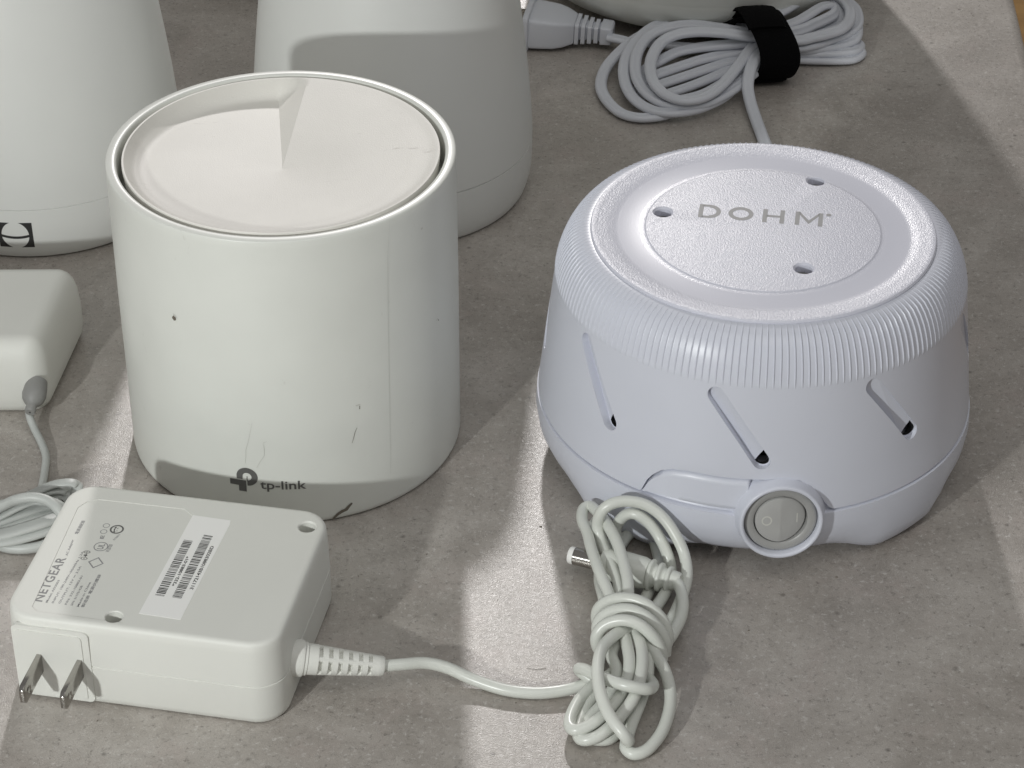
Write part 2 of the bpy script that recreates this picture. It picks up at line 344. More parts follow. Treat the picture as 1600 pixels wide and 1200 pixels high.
# ================================================================== SHORT CYLINDER WITH SPIRAL DISC
TX, TY, TH = -72.2, 673.4, 105.7
def build_satellite():
    t = thing("mesh_satellite", "short white cylinder with dished spiral top and brand mark on scuffed front", "router", (TX, TY, 0))
    R0, RB = 54.7, 54.8
    prof = [(0.3, .5), (0.3, 53.2), (.6, 54.1), (1.3, 54.6), (2.6, 54.8), (20, RB), (60, 54.9), (TH - 3, R0), (TH - .5, R0 - .02), (TH - .15, R0 - .15), (TH, R0 - .5), (TH + .02, R0 - 2.0), (TH, R0 - 2.9),
            (TH - .3, R0 - 3.25), (TH - 1.0, R0 - 3.4), (TH - 14, R0 - 3.6), (TH - 14, .5)]
    link_mesh("outer_shell", *lathe(prof, 256, True, True), M["satellite"], t, angle=50)
    # foot ring
    link_mesh("foot_ring", *lathe([(0, 46), (0, 49.5), (1, 49.8), (1, 46)], 96), M["greyrubber"], t)
    # the disc: a helicoid dish with one step
    RD, A0, AF = 49.6, R_(84), R_(12); NR, NA = 90, 300
    zt = TH - .1
    def hi(q): return -6.3 * (1 - q) ** 1.1
    def lo_(q): return q / .92 if q < .92 else max(0, 1 - (q - .92) / .07)
    def lo(q, w_=0.0):
        if q > .985: return 0
        k = min(.035 + .16 * w_, q, max(.0, .99 - q)); return sum(lo_(q + k * (i - 4) / 4) * wt for i, wt in enumerate((1, 2, 3, 4, 4, 4, 3, 2, 1))) / 24
    angs = [A0 + AF * (i / 8) for i in range(9)] + [A0 + AF + (2 * math.pi - AF) * (i / NA) ** 1.0 for i in range(1, NA)]
    rows = []
    for ir in range(NR + 1):
        q = ir / NR; row = []
        for a in angs:
            ap = a - A0
            if ap <= AF: D = 5.4 * (ap / AF)
            else: D = 5.4 * (1 - ((ap - AF) / (2 * math.pi - AF))) ** 1.7
            # fillets of the foot edge
            z = hi(q) - D * lo(q, max(0, ap - AF) / 6.0)
            rr = RD * max(q, .002); row.append((rr * math.cos(a), rr * math.sin(a), zt + z))
        rows.append(row)
    rows.append([(x * (RD + .12) / RD, y * (RD + .12) / RD, zt - .25) for x, y, z in rows[-1]])
    rows.append([(x, y, zt - 1.6) for x, y, z in rows[-1]]); rows.append([(x * .97, y * .97, zt - 13) for x, y, z in rows[-1]])
    v, f = grid(rows); n = len(angs); f.append(tuple(range(n)))
    link_mesh("spiral_disc", v, f, M["dish"], t, angle=28)
    # mark and lettering wrapped on the wall
    cp = [(TH, 54.9), (0, 54.9)]
    a0, z0, _ = on_lathe(357, 766, TX, TY, cp); a1, z1, _ = on_lathe(403, 766, TX, TY, cp)
    def wrap(pts, ang, z, r=54.96, sh=0.0): return [(r * math.cos(ang + p[0] / 54.9), r * math.sin(ang + p[0] / 54.9), z + p[1] + sh * p[0]) for p in pts]
    V, F = [], []
    def strip(fa, fb, n=28):
        b = len(V)
        for i in range(n + 1):
            V.append(fa(i / n)); V.append(fb(i / n))
        for i in range(n): F.append((b + 2 * i, b + 2 * i + 1, b + 2 * i + 3, b + 2 * i + 2))
    am, zm, _ = on_lathe(382, 749, TX, TY, cp)
    ro, ri = 3.45, 1.5; c0 = (.9, 1.2)
    strip(lambda t: (c0[0] + ro * math.cos(R_(180 - 270 * t)), c0[1] + ro * math.sin(R_(180 - 270 * t))), lambda t: (c0[0] + ri * math.cos(R_(180 - 270 * t)), c0[1] + ri * math.sin(R_(180 - 270 * t))))
    b = len(V); V += [(-2.55, .05), (-2.55, 1.4), (-.6, 1.4), (-.6, .05)]; F.append((b, b + 1, b + 2, b + 3))          # left leg of the bowl
    b = len(V); V += [(-4.9, -.4), (.5, -.4), (.5, -4.7), (-2.0, -4.7), (-2.0, -2.5), (-4.9, -2.5)]; F += [(b, b + 5, b + 4, b + 1), (b + 1, b + 4, b + 3, b + 2)]
    link_mesh("brand_mark", wrap([(p[0] * 1.0, p[1] * 1.0) for p in V], am, zm), F, M["ink"], t, smooth=False)
    v, f = fit_text("tp-link", 14.6, 3.35, .05); at_, zt_, _ = on_lathe(407, 763, TX, TY, cp)
    link_mesh("lettering", wrap(v, at_, zt_), f, M["ink"], t, smooth=False)
    # wear: scuffs, scratches, a brown chip, a faint mould line
    def blob(px, py, w, h, m, name="scuff", n=11, rag=.45, rot=0.0):
        a, z, _ = on_lathe(px, py, TX, TY, cp); pts = []
        for i in range(n):
            th = 2 * math.pi * i / n; k = 1 - rag * random.random(); x, y = w * k * math.cos(th), h * k * math.sin(th)
            pts.append((x * math.cos(rot) - y * math.sin(rot), x * math.sin(rot) + y * math.cos(rot)))
        link_mesh(name, wrap(pts, a, z, 54.93), [tuple(range(n))], m, t, smooth=False)
    blob(272, 497, .9, 1.0, M["scuff"]); blob(273, 493, 1.3, .4, M["faintscuff"], rot=-.5); blob(562, 637, .22, .9, M["scuff"], rag=.6); blob(559, 633, 1.0, .35, M["faintscuff"])
    blob(683, 499, .9, .3, M["faintscuff"]); blob(659, 357, .6, .5, M["faintscuff"])
    blob(685, 500, .5, .25, M["scuff"], rot=-.5)
    def line(pp, wd, m, name="scratch"):
        Q = [on_lathe(x, y, TX, TY, cp) for x, y in pp]; V2, F2 = [], []
        for i, (a, z, _) in enumerate(Q):
            k = .35 + .65 * math.sin(math.pi * (i + .5) / len(Q)); 
            j = min(i + 1, len(Q) - 1); l = max(j - 1, 0); du = (Q[j][0] - Q[l][0]) * 54.9; dv = Q[j][1] - Q[l][1]; L = math.hypot(du, dv) or 1
            ox, oy = -dv / L * wd * k / 2, du / L * wd * k / 2
            for s in (1, -1): V2.append((54.95 * math.cos(a + s * ox / 54.9), 54.95 * math.sin(a + s * ox / 54.9), z + s * oy))
        for i in range(len(Q) - 1): F2.append((2 * i, 2 * i + 1, 2 * i + 3, 2 * i + 2))
        link_mesh(name, V2, F2, m, t, smooth=False)
    line([(520, 811), (527, 804), (534, 799), (541, 796), (545, 791), (550, 786)], 1.25, M["scuff"], "chip")
    line([(550, 692), (553, 682), (555, 674), (558, 668)], .16, M["scuff"])
    line([(383, 724), (384, 714), (384, 703), (388, 690), (394, 660)], .16, M["faintscuff"]); line([(401, 731), (406, 722), (413, 712), (413, 702), (411, 692), (417, 690)], .2, M["faintscuff"])
    line([(386, 744), (386, 749), (388, 752)], .3, M["ink"])
    line([(605, 340), (605.5, 400), (606, 460), (607, 520), (608, 580), (609, 640), (610, 700), (610, 740)], .13, M["seamline"], "mould_line")
build_satellite()

# ================================================================== SOUND MACHINE
DX, DY = 79.1, 664.6
BODY = [(66.5, 65.4), (60, 66.2), (50, 67.4), (42, 68.4), (32, 69.5), (23.4, 70.5), (15, 70.8)]
def build_machine():
    t = thing("white_noise_machine", "round cool-white noise machine with ribbed edge, slanted slots and grey rocker switch", "noise machine", (DX, DY, 0))
    def hit(px, py): return on_lathe(px, py, DX, DY, BODY)
    # ---- lid: outer rim, dished ring, raised centre plate with three screw holes
    lid = [(82.75, .4), (82.75, 36.6), (82.72, 36.85), (82.5, 37.1), (82.4, 37.5), (82.36, 38.4), (82.34, 41.5), (82.36, 45.6), (82.44, 46.8), (82.75, 48.6), (83.0, 50.6), (83.15, 52.4), (83.3, 53.4), (83.2, 54.0), (82.7, 54.4), (78, 54.5), (78, .4)]
    o = link_mesh("lid", *lathe(lid, 220, True, True), M["textured"], t, angle=50)
    pass
    cs = []
    for px, py in ((1036, 330), (1275, 281), (1256, 418)):
        p = at(px, py, 83); r = lathe([(84, 3.4), (82.76, 3.4), (82.1, 2.75), (79.0, 2.75)], 32, True, True)
        cs.append(link_mesh("hole", *xf(r, Matrix.Translation((p.x, p.y, 0)) ), M["textured"]))
        h = link_mesh("screw", *xf(lathe([(79.2, .3), (79.7, .6), (79.9, 2.2), (79.25, 2.6)], 24, True, True), Matrix.Translation((p.x - DX, p.y - DY, .02))), M["ink"], t)
    o.location = Vector((0, 0, 0)); bpy.context.view_layer.update(); cut(o, cs)
    # lettering on the lid
    b0, b1 = at(1091, 339, 82.8), at(1284, 354, 82.8); d = (b1 - b0); L = d.length; d.normalize(); up = Vector((-d.y, d.x, 0))
    tops = at(1097, 319, 82.8); H = (tops - b0).dot(up)
    V2, F2 = [], []
    def poly(pts): 
        b_ = len(V2); V2.extend(pts); F2.append(tuple(range(b_, b_ + len(pts))))
    def bar(x0, y0, x1, y1, w_=.20): 
        q = Vector((y0 - y1, x1 - x0)).normalized() * w_ / 2; poly([(x0 - q.x, y0 - q.y), (x1 - q.x, y1 - q.y), (x1 + q.x, y1 + q.y), (x0 + q.x, y0 + q.y)])
    def loop(cx_, cy_, rx, ry, a0_, a1_, w_=.20, n_=26):
        for k_ in range(n_):
            A, B = [R_(a0_ + (a1_ - a0_) * (k_ + e) / n_) for e in (0, 1)]
            poly([(cx_ + (rx - w_ * g_) * math.cos(z_), cy_ + (ry - w_ * g_) * math.sin(z_)) for z_, g_ in ((A, 0), (B, 0), (B, 1), (A, 1))])
    bar(.08, 0, .08, 1); bar(.155, .925, .45, .925, .15); bar(.155, .075, .45, .075, .15); loop(.45, .5, .52, .5, -90, 90)
    loop(1.87, .5, .56, .5, 0, 360)
    bar(2.95, 0, 2.95, 1); bar(3.72, 0, 3.72, 1); bar(3.03, .5, 3.64, .5, .15)
    bar(4.40, 0, 4.40, 1); bar(5.43, 0, 5.43, 1); poly([(4.48, .78), (4.48, 1), (4.915, .38), (4.915, .12)]); poly([(5.35, .78), (4.915, .12), (4.915, .38), (5.35, 1)])
    v = [(x / 5.51 * L, y * H) for x, y in V2]; f = F2
    link_mesh("lettering", [b0 + d * x + up * y - Vector((DX, DY, 0)) for x, y in v], f, M["paleink"], t, smooth=False)
    p = at(1295, 336, 82.8); link_mesh("trademark_dot", [(p.x - DX + .85 * math.cos(k * .5236), p.y - DY + .85 * math.sin(k * .5236), p.z) for k in range(12)], [tuple(range(12))], M["paleink"], t, smooth=False)
    # ---- ribbed grip ring
    NRIB, SUB = 190, 16; shoulder = [(82.3, 54.45), (82.25, 55.1), (81.9, 56.4), (81.1, 58.1), (80.0, 59.8), (78.0, 61.4), (75.5, 62.8), (73, 63.8), (70.5, 64.6), (68.2, 65.1), (67.2, 65.35), (66.5, 65.42)]
    hts = [0, .12, .32, .42, .45, .45, .45, .45, .43, .38, .24, 0]; n = NRIB * SUB; rows = []
    saw = [0] * 12 + [.35, 1, .8, .1]
    for (z, r), h in zip(shoulder, hts):
        row = []
        for j in range(n):
            a = 2 * math.pi * j / n; hh = h * saw[j % SUB]; row.append(((r + hh * .8) * math.cos(a), (r + hh * .8) * math.sin(a), z + hh * .35))
        rows.append(row)
    rows.append([(x * .93, y * .93, 66.0) for x, y, z in rows[-1]]); rows.append([(x * .9, y * .9, 80) for x, y, z in rows[-1]])
    v, f = grid(rows); link_mesh("ribbed_grip_ring", v, f, M["machine"], t, angle=35)
    # ---- body shell; its lower edge steps up around the switch panel
    out_px = [(980, 763), (997, 770), (1004, 761), (1010, 750), (1019, 742), (1033, 735), (1050, 733), (1075, 736), (1100, 741), (1130, 746), (1165, 749), (1195, 750), (1225, 748), (1250, 751), (1268, 760), (1281, 773), (1288, 784), (1295, 792), (1306, 797), (1330, 793)]
    O = [hit(*p)[:2] for p in out_px]; O.sort()
    zs = 23.4
    def zbot(a):
        if a <= O[0][0] or a >= O[-1][0]: return zs
        for (a0, z0), (a1, z1) in zip(O, O[1:]):
            if a0 <= a <= a1: 
                k = (a - a0) / max(1e-6, a1 - a0); z = z0 + (z1 - z0) * k; return max(zs, z)
        return zs
    angs = []; a = -math.pi
    while a < math.pi - 1e-4:
        angs.append(a); a += (R_(.22) if O[0][0] - .03 < a < O[-1][0] + .03 else R_(1.2))
    rows = []; NZ = 20
    for k in range(NZ + 1):
        row = []
        for a in angs:
            zb = zbot(a); z = 66.5 + (zb - 66.5) * k / NZ; r = prof_r(BODY, z) - (.12 if k == NZ else 0); row.append((r * math.cos(a), r * math.sin(a), z))
        rows.append(row)
    for k in (1, 0):                     # inner skin
        rows.append([((prof_r(BODY, zbot(a) if k else 66.5) - 3.2) * math.cos(a), (prof_r(BODY, zbot(a) if k else 66.5) - 3.2) * math.sin(a), zbot(a) if k else 66.5) for a in angs])
    v, f = grid(rows + [rows[0]])
    # last row duplicates the first: weld
    nA = len(angs); last = len(rows) * nA
    f = [tuple(i - last if i >= last else i for i in q) for q in f]; v = v[:last]
    shell = link_mesh("body_shell", v, f, [M["machine"], M["dark"]], t, angle=30)
    # slots: pockets deep on their left side; an opening at the lower end, its shade painted near-black
    c1, c2 = hit(1119, 617), hit(1190, 721); cutters = []
    base_a = (c1[0] + c2[0]) / 2; da = (c2[0] - c1[0]) / 2; zA, zB = c1[1], c2[1]
    print("O", [(round(math.degrees(x), 1), round(y, 1)) for x, y in O])
    print("slot", math.degrees(c1[0]), math.degrees(c2[0]), zA, zB, [(math.degrees(hit(x, y)[0]), hit(x, y)[1]) for x, y in ((914, 527), (947, 662), (1374, 596), (1426, 668))])
    step = R_(42)
    for k, (am) in enumerate([base_a + R_(q) for q in (0, -42.5, 42.5, 85, -85, 127, -127, 169)]):
        rw = 2.75; za, zb = zA, zB; ua, ub = -da * 68, da * 68
        d = Vector((ub - ua, zb - za)).normalized(); nn = Vector((-d.y, d.x)); pts = []
        base = math.atan2(d.y, d.x)
        for i in range(13): th = base - math.pi / 2 + math.pi * i / 12; pts.append((ub + rw * math.cos(th), zb + rw * math.sin(th)))
        for i in range(13): th = base + math.pi / 2 + math.pi * i / 12; pts.append((ua + rw * math.cos(th), za + rw * math.sin(th)))
        def prism_polar(pp, depth, rout, mt):
            V = []; n = len(pp)
            for u, z in pp: rr = prof_r(BODY, z) - depth(u, z); V.append((DX + rr * math.cos(am + u / 68), DY + rr * math.sin(am + u / 68), z))
            for u, z in pp: rr = prof_r(BODY, z) + rout; V.append((DX + rr * math.cos(am + u / 68), DY + rr * math.sin(am + u / 68), z))
            F = [tuple(range(n)), tuple(range(n, 2 * n))] + [(i, (i + 1) % n, n + (i + 1) % n, n + i) for i in range(n)]
            return link_mesh("cutter", V, F, mt, smooth=False)
        def depth(u, z):
            s = (Vector((u - ua, z - za)).dot(nn)) / rw           # + is right/upper side
            ln = (Vector((u - ua, z - za)).dot(d)) / math.hypot(ub - ua, zb - za)
            return 1.15 - 1.05 * s + .45 * ln
        cutters.append(prism_polar(pts, depth, 2.0, M["machine"]))
        # opening: lower end of the slot below a slanting line
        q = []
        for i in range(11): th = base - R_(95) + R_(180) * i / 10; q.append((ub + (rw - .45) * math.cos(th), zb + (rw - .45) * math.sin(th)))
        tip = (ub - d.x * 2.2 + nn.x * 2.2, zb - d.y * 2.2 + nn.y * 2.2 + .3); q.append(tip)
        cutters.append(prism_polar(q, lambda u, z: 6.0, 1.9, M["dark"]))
    cut(shell, cutters)
    link_mesh("inner_drum", *lathe([(66, 10), (66, 60), (24, 60), (24, 10)], 64, True, True), M["dark"], t)  # near-black core, painted shade behind the slot openings
    # ---- base with feet
    pl = [(38, 60), (38, 66.6), (34, 67.0), (28, 67.8), (23.3, 68.6), (22.8, 69.0), (22.45, 70.8), (18, 71.1), (13, 70.4), (9, 68.6), (6.0, 65.6), (4.2, 61.5), (3.0, 56), (0.5, 52), (0.5, 10)]  # low centre skirt added under the base to block light passing beneath
    pf = [(38, 60), (38, 66.6), (34, 67.0), (28, 67.8), (23.3, 68.6), (22.8, 69.0), (22.45, 70.8), (18, 71.1), (13, 70.9), (8, 70.6), (4, 69.6), (1.5, 67.8), (0.2, 64.8), (0, 56), (0.5, 10)]
    rows = []; nA = 360
    for k in range(len(pl)):
        row = []
        for j in range(nA):
            a = 2 * math.pi * j / nA; bmp = 0
            for fa in (-49, -131, 49, 131):
                dlt = abs((math.degrees(a) - fa + 180) % 360 - 180); bmp = max(bmp, 1 - min(1, max(0, (dlt - 8) / 17)))
            bmp = bmp * bmp * (3 - 2 * bmp)
            z = pl[k][0] * (1 - bmp) + pf[k][0] * bmp; r = pl[k][1] * (1 - bmp) + pf[k][1] * bmp
            row.append((r * math.cos(a), r * math.sin(a), z))
        rows.append(row)
    v, f = grid(rows); f.append(tuple(range(nA))); f.append(tuple((len(rows) - 1) * nA + j for j in range(nA)))
    base_o = link_mesh("base", v, f, M["machine"], t, angle=45)
    # ---- raised panel left of the switch
    up_px = [(999, 770), (1006, 762), (1012, 752), (1021, 744), (1034, 738), (1050, 735.5), (1075, 738.5), (1100, 743.5), (1130, 748.5), (1158, 751), (1185, 753)]
    lo_px = [(998, 771), (1014, 776), (1030, 781), (1050, 787), (1075, 793), (1100, 798), (1125, 801), (1145, 802), (1155, 798), (1162, 786), (1172, 770)]
    U = sorted(hit(*p)[:2] for p in up_px); Lw = sorted(hit(*p)[:2] for p in lo_px)
    def ip(T, a):
        if a <= T[0][0]: return T[0][1]
        for (a0, z0), (a1, z1) in zip(T, T[1:]):
            if a0 <= a <= a1: return z0 + (z1 - z0) * (a - a0) / max(1e-6, a1 - a0)
        return T[-1][1]
    a0, a1 = max(U[0][0], Lw[0][0]), min(U[-1][0], Lw[-1][0]); rows = []
    for i in range(61):
        a = a0 + (a1 - a0) * i / 60; hi_, lo_ = ip(U, a), 23.5 + max(0, ip(Lw, a) - 25.5) * (i > 55); row = []
        for k in range(11):
            q = k / 10; z = lo_ + (hi_ - lo_) * q; e = min(q, 1 - q, i / 60 * 5, (60 - i) / 60 * 5) ; r = prof_r(BODY, z) - .12 - (1.6 if e <= 0 else 0)
            row.append((r * math.cos(a), r * math.sin(a), z))
        rows.append(row)
    v, f = grid(rows, False); link_mesh("front_panel", v, f, M["machine"], t, angle=60)
    # ---- switch: housing ring, bezel, rocker
    ca = R_(-87.7); n = Vector((math.cos(ca) * .985, math.sin(ca) * .995, .09))
    c = Vector((74.0 * math.cos(ca), 74.0 * math.sin(ca), 22.6))
    m = frame_to(n, c)
    ring = [(-10, 17.4), (-7.5, 15.9), (-5.4, 14.9), (-3.4, 14.3), (-1.2, 13.85), (-.3, 13.7), (0, 13.3), (0, 12.8), (-.3, 12.4), (-1.0, 12.2), (-9, 12.1)]
    m = m @ Matrix.Scale(.935, 4)
    link_mesh("switch_housing", *xf(lathe(ring, 96), m), M["machine"], t, angle=50)
    # fairing between the housing and the base
    bez = [(-9, 12.05), (-2.9, 12.05), (-2.2, 11.7), (-1.9, 11.1), (-2.0, 9.3), (-2.4, 8.85), (-6, 8.7), (-6, .3)]
    bpy.context.view_layer.update()
    well = link_mesh("cutter", *xf(lathe([(6, 12.4), (-12, 12.4)], 64, True, True), Matrix.Translation((DX, DY, 0)) @ m), M["machine"])
    cut(base_o, [well])
    link_mesh("switch_bezel", *xf(lathe(bez, 96, False, True), m), M["switch"], t, angle=40)
    rk_rows = []; 
    for rr, dz in ((8.45, -6), (8.45, -.6), (8.25, -.15), (7.9, 0), (4, 0), (.2, 0)):
        row = []
        for j in range(64):
            th = 2 * math.pi * j / 64; x, y = rr * math.cos(th), rr * math.sin(th)
            tilt = (-.20 * x if x > 0 else -.02 * x) if dz > -2 else 0
            row.append((x, y, -1.75 + dz - max(0, x) * .27 + (0.05 if x < 0 else 0)) if dz > -2 else (x, y, -6))
        rk_rows.append(row)
    v, f = grid(rk_rows); f.append(tuple(range(len(v) - 64, len(v))))
    rk = link_mesh("rocker", *xf((v, f), m), M["rocker"], t, angle=40)
    # "O" and "I" marks
    mk = [[((1.75 if k else 1.25) * math.cos(th * .2618), (1.75 if k else 1.25) * math.sin(th * .2618) * 1.05, 0) for th in range(24)] for k in (0, 1)]
    v, f = grid(mk); link_mesh("off_mark", *xf(([(x - 4.6, y, -1.66) for x, y, z in v], f), m), M["white_mark"], rk, smooth=False)
    link_mesh("on_mark", *xf(([(5.3, -1.7, -1.70 - 5.3 * .27), (5.75, -1.7, -1.70 - 5.75 * .27), (5.75, 1.8, -1.70 - 5.75 * .27), (5.3, 1.8, -1.70 - 5.3 * .27)], [(0, 1, 2, 3)]), m), M["white_mark"], rk, smooth=False)
    # ---- mains cord with its coil and plug
    def C6(u, v, z): p = at(780 + u / 2.5806, v / 2.5806, z); return (p.x - DX, p.y - DY, z)
    def C7(u, v, z): p = at(1130 + u / 6.957, v / 6.957, z); return (p.x - DX, p.y - DY, z)
    oval = [(math.cos(a_) * .86 * (1 - .13 * math.exp(-((a_ - math.pi / 2) / .35) ** 2) - .0), math.sin(a_) * 1.0) for a_ in [2 * math.pi * k / 16 for k in range(16)]]
    # twin-core section: two joined circles
    twin = []
    for k in range(20):
        th = 2 * math.pi * k / 20; x, y = math.cos(th), math.sin(th); pinch = 1 - .42 * math.exp(-(y / .30) ** 2) ; twin.append((x * .80 * pinch, y * 1.12))
    Rc = 2.25
    strands = [
        [C6(440, 150, 7), C6(490, 160, 7), C6(540, 172, 7), C6(620, 175, 6), (C6(760, 190, 5)), C6(950, 190, 6), C6(1100, 150, 8)],
        [C6(700, 455, 3), C6(640, 470, 2.6), C6(560, 474, 2.4), C6(490, 455, 2.4), C6(435, 405, 2.5), C6(410, 345, 3), C6(430, 275, 4), C6(490, 205, 6), C6(560, 150, 8), C6(640, 125, 10), C6(800, 120, 10), C6(980, 140, 9), C6(1100, 150, 9)],
        [C6(1100, 235, 7), C6(980, 325, 6), C6(900, 395, 5), C6(800, 440, 4.5), C6(700, 455, 4.5), C6(620, 445, 4.5), C6(550, 405, 5), C6(510, 340, 6), C6(505, 260, 8), C6(540, 180, 10), C6(610, 115, 12), C6(690, 85, 14), C6(780, 80, 14), C6(870, 92, 14), C6(960, 110, 13), C6(1100, 130, 12)],
        [C6(1100, 230, 8), C6(960, 350, 6.6), C6(840, 415, 6), C6(740, 428, 6), C6(650, 412, 6.5), C6(585, 365, 8), C6(552, 300, 9), C6(555, 220, 11), C6(600, 150, 13), C6(680, 112, 15), C6(780, 100, 15.5), C6(880, 112, 15), C6(1000, 130, 14)],
        [C6(1080, 130, 12), C6(1020, 190, 13), C6(960, 270, 11), C6(890, 350, 10), C6(820, 395, 9.5), C6(740, 405, 9.5), C6(665, 378, 10), C6(618, 320, 12), C6(612, 245, 13), C6(650, 175, 15), C6(715, 140, 17), C6(800, 128, 18), C6(900, 132, 18), C6(1000, 145, 17), C6(1100, 150, 15)],
        [C6(560, 330, 3), C6(590, 280, 5), C6(640, 250, 8), C6(720, 210, 10), C6(820, 190, 11), C6(920, 180, 12), C6(1080, 165, 13)],
        [C6(560, 360, 2.6), C6(590, 325, 3.5), C6(640, 300, 6), C6(740, 265, 7), C6(860, 230, 8), C6(1080, 190, 10)],
        [C6(570, 390, 2.4), C6(600, 365, 3), C6(640, 345, 4), C6(760, 305, 5), C6(880, 265, 6), C6(1080, 205, 8)],
        [C6(660, 385, 3), C6(780, 345, 3.5), C6(900, 295, 4.5), C6(1080, 215, 6)],
        [C6(700, 410, 2.5), C6(820, 380, 3), C6(920, 325, 3.5), C6(1080, 230, 5)],
        # right-hand loops
        [C7(350, 200, 15), C7(560, 80, 16), C7(700, -10, 15), C7(900, -90, 13)],
        [C7(400, 260, 15), C7(640, 130, 18), C7(800, 40, 18), C7(960, -30, 16), C7(1140, -50, 14), C7(1290, 10, 13), C7(1375, 110, 13), C7(1370, 220, 12.5), C7(1290, 310, 13), C7(1130, 370, 13), C7(960, 410, 13), C7(820, 440, 13), C7(500, 440, 12)],
        [C7(450, 340, 14), C7(760, 250, 16), C7(920, 165, 17), C7(1050, 85, 17), C7(1130, 60, 16.5), C7(1190, 65, 15), C7(1215, 110, 14), C7(1190, 165, 14), C7(1100, 215, 14), C7(980, 270, 14), C7(830, 335, 14), C7(500, 400, 12)],
        [C7(500, 420, 10), C7(830, 375, 10), C7(1000, 350, 10), C7(1160, 310, 9.5), C7(1270, 240, 9), C7(1300, 150, 10), C7(1250, 60, 11), C7(1150, -20, 12)],
        [C7(500, 480, 8), C7(800, 520, 9), C7(1000, 490, 9), C7(1180, 430, 8.5), C7(1330, 380, 8), C7(1440, 300, 8), C7(1465, 200, 9), C7(1430, 90, 10), C7(1330, 0, 11)],
        [C7(500, 500, 6), C7(820, 545, 7), C7(1050, 530, 6.5), C7(1250, 500, 6), C7(1400, 450, 6), C7(1450, 390, 6.5), C7(1460, 300, 6)],
        [C7(500, 560, 4), C7(790, 578, 5), C7(1000, 585, 4.6), C7(1250, 575, 4.4), C7(1400, 560, 4.2), C7(1470, 530, 3.6), C7(1475, 480, 3), C7(1400, 455, 2.4), C7(1200, 460, 2.2)],
        [C7(500, 600, 2.5), C7(790, 640, 3), C7(1000, 652, 2.6), C7(1250, 655, 2.3), C7(1400, 645, 2.2), C7(1480, 605, 2.2), C7(1490, 560, 2.2), C7(1420, 530, 2.1)],
        # tail running back to the machine
        [C6(1190, 140, 9), C6(1100, 170, 11), C6(1030, 240, 12), C6(1003, 330, 9), C6(1010, 400, 5), C6(1035, 480, 3), C6(1065, 560, 2.2), C6(1095, 640, 2.2), C6(1110, 760, 4)],
    ]
    vf = merge(*[tube(s, Rc, per=7, shape=twin, up=None) for s in strands]); link_mesh("power_cord", *vf, M["coolcord"], t, angle=60)
    # plug
    p0, p1 = Vector(C6(110, 92, 8.5)), Vector(C6(330, 118, 7.5)); ax = (p1 - p0).normalized(); m = frame_to(ax, p0)
    def sec(z, w_, h_, k=9): return [(w_ * math.copysign(abs(math.cos(a_)) ** (2 / k), math.cos(a_)), h_ * math.copysign(abs(math.sin(a_)) ** (2 / k), math.sin(a_)), z) for a_ in [2 * math.pi * j / 40 for j in range(40)]]
    L = 1 / 2.5806 / 4.0
    body = [sec(0, .3, .3), sec(0, 12.2, 8.4), sec(.4, 12.6, 8.7), sec(2.2, 12.6, 8.7), sec(2.6, 12.0, 8.2), sec(2.7, 11.2, 7.2), sec(7, 11.0, 7.0), sec(13, 10.4, 6.6), sec(17, 9.0, 6.0), sec(21, 6.4, 5.0), sec(21.6, 5.9, 4.6)]
    v, f = grid(body); plug = link_mesh("plug", *xf((v, f), m), M["coolcord"], t, angle=50)
    rel = [sec(20, 4.2, 3.6)]
    z = 21.8
    for k in range(4):
        s_ = 1 - .07 * k; rel += [sec(z, 4.0 * s_, 3.6 * s_), sec(z + .05, 6.3 * s_, 5.0 * s_), sec(z + 1.7, 6.2 * s_, 4.9 * s_), sec(z + 1.75, 4.0 * s_, 3.6 * s_)]; z += 2.75
    rel += [sec(z, 4.2, 3.6), sec(z + .05, 5.2, 4.2), sec(z + 4.5, 4.9, 4.0), sec(z + 5.2, 4.2, 3.3), sec(z + 5.2, .2, .2)]
    link_mesh("strain_relief", *xf(grid(rel), m), M["coolcord"], plug, angle=40)
    for s in (-6, 6):
        link_mesh("prong", *xf(prism([(s - .75, -3.2), (s + .75, -3.2), (s + .75, 3.2), (s - .75, 3.2)], -17, .5), m), M["nickel"], plug, smooth=False)
build_machine()

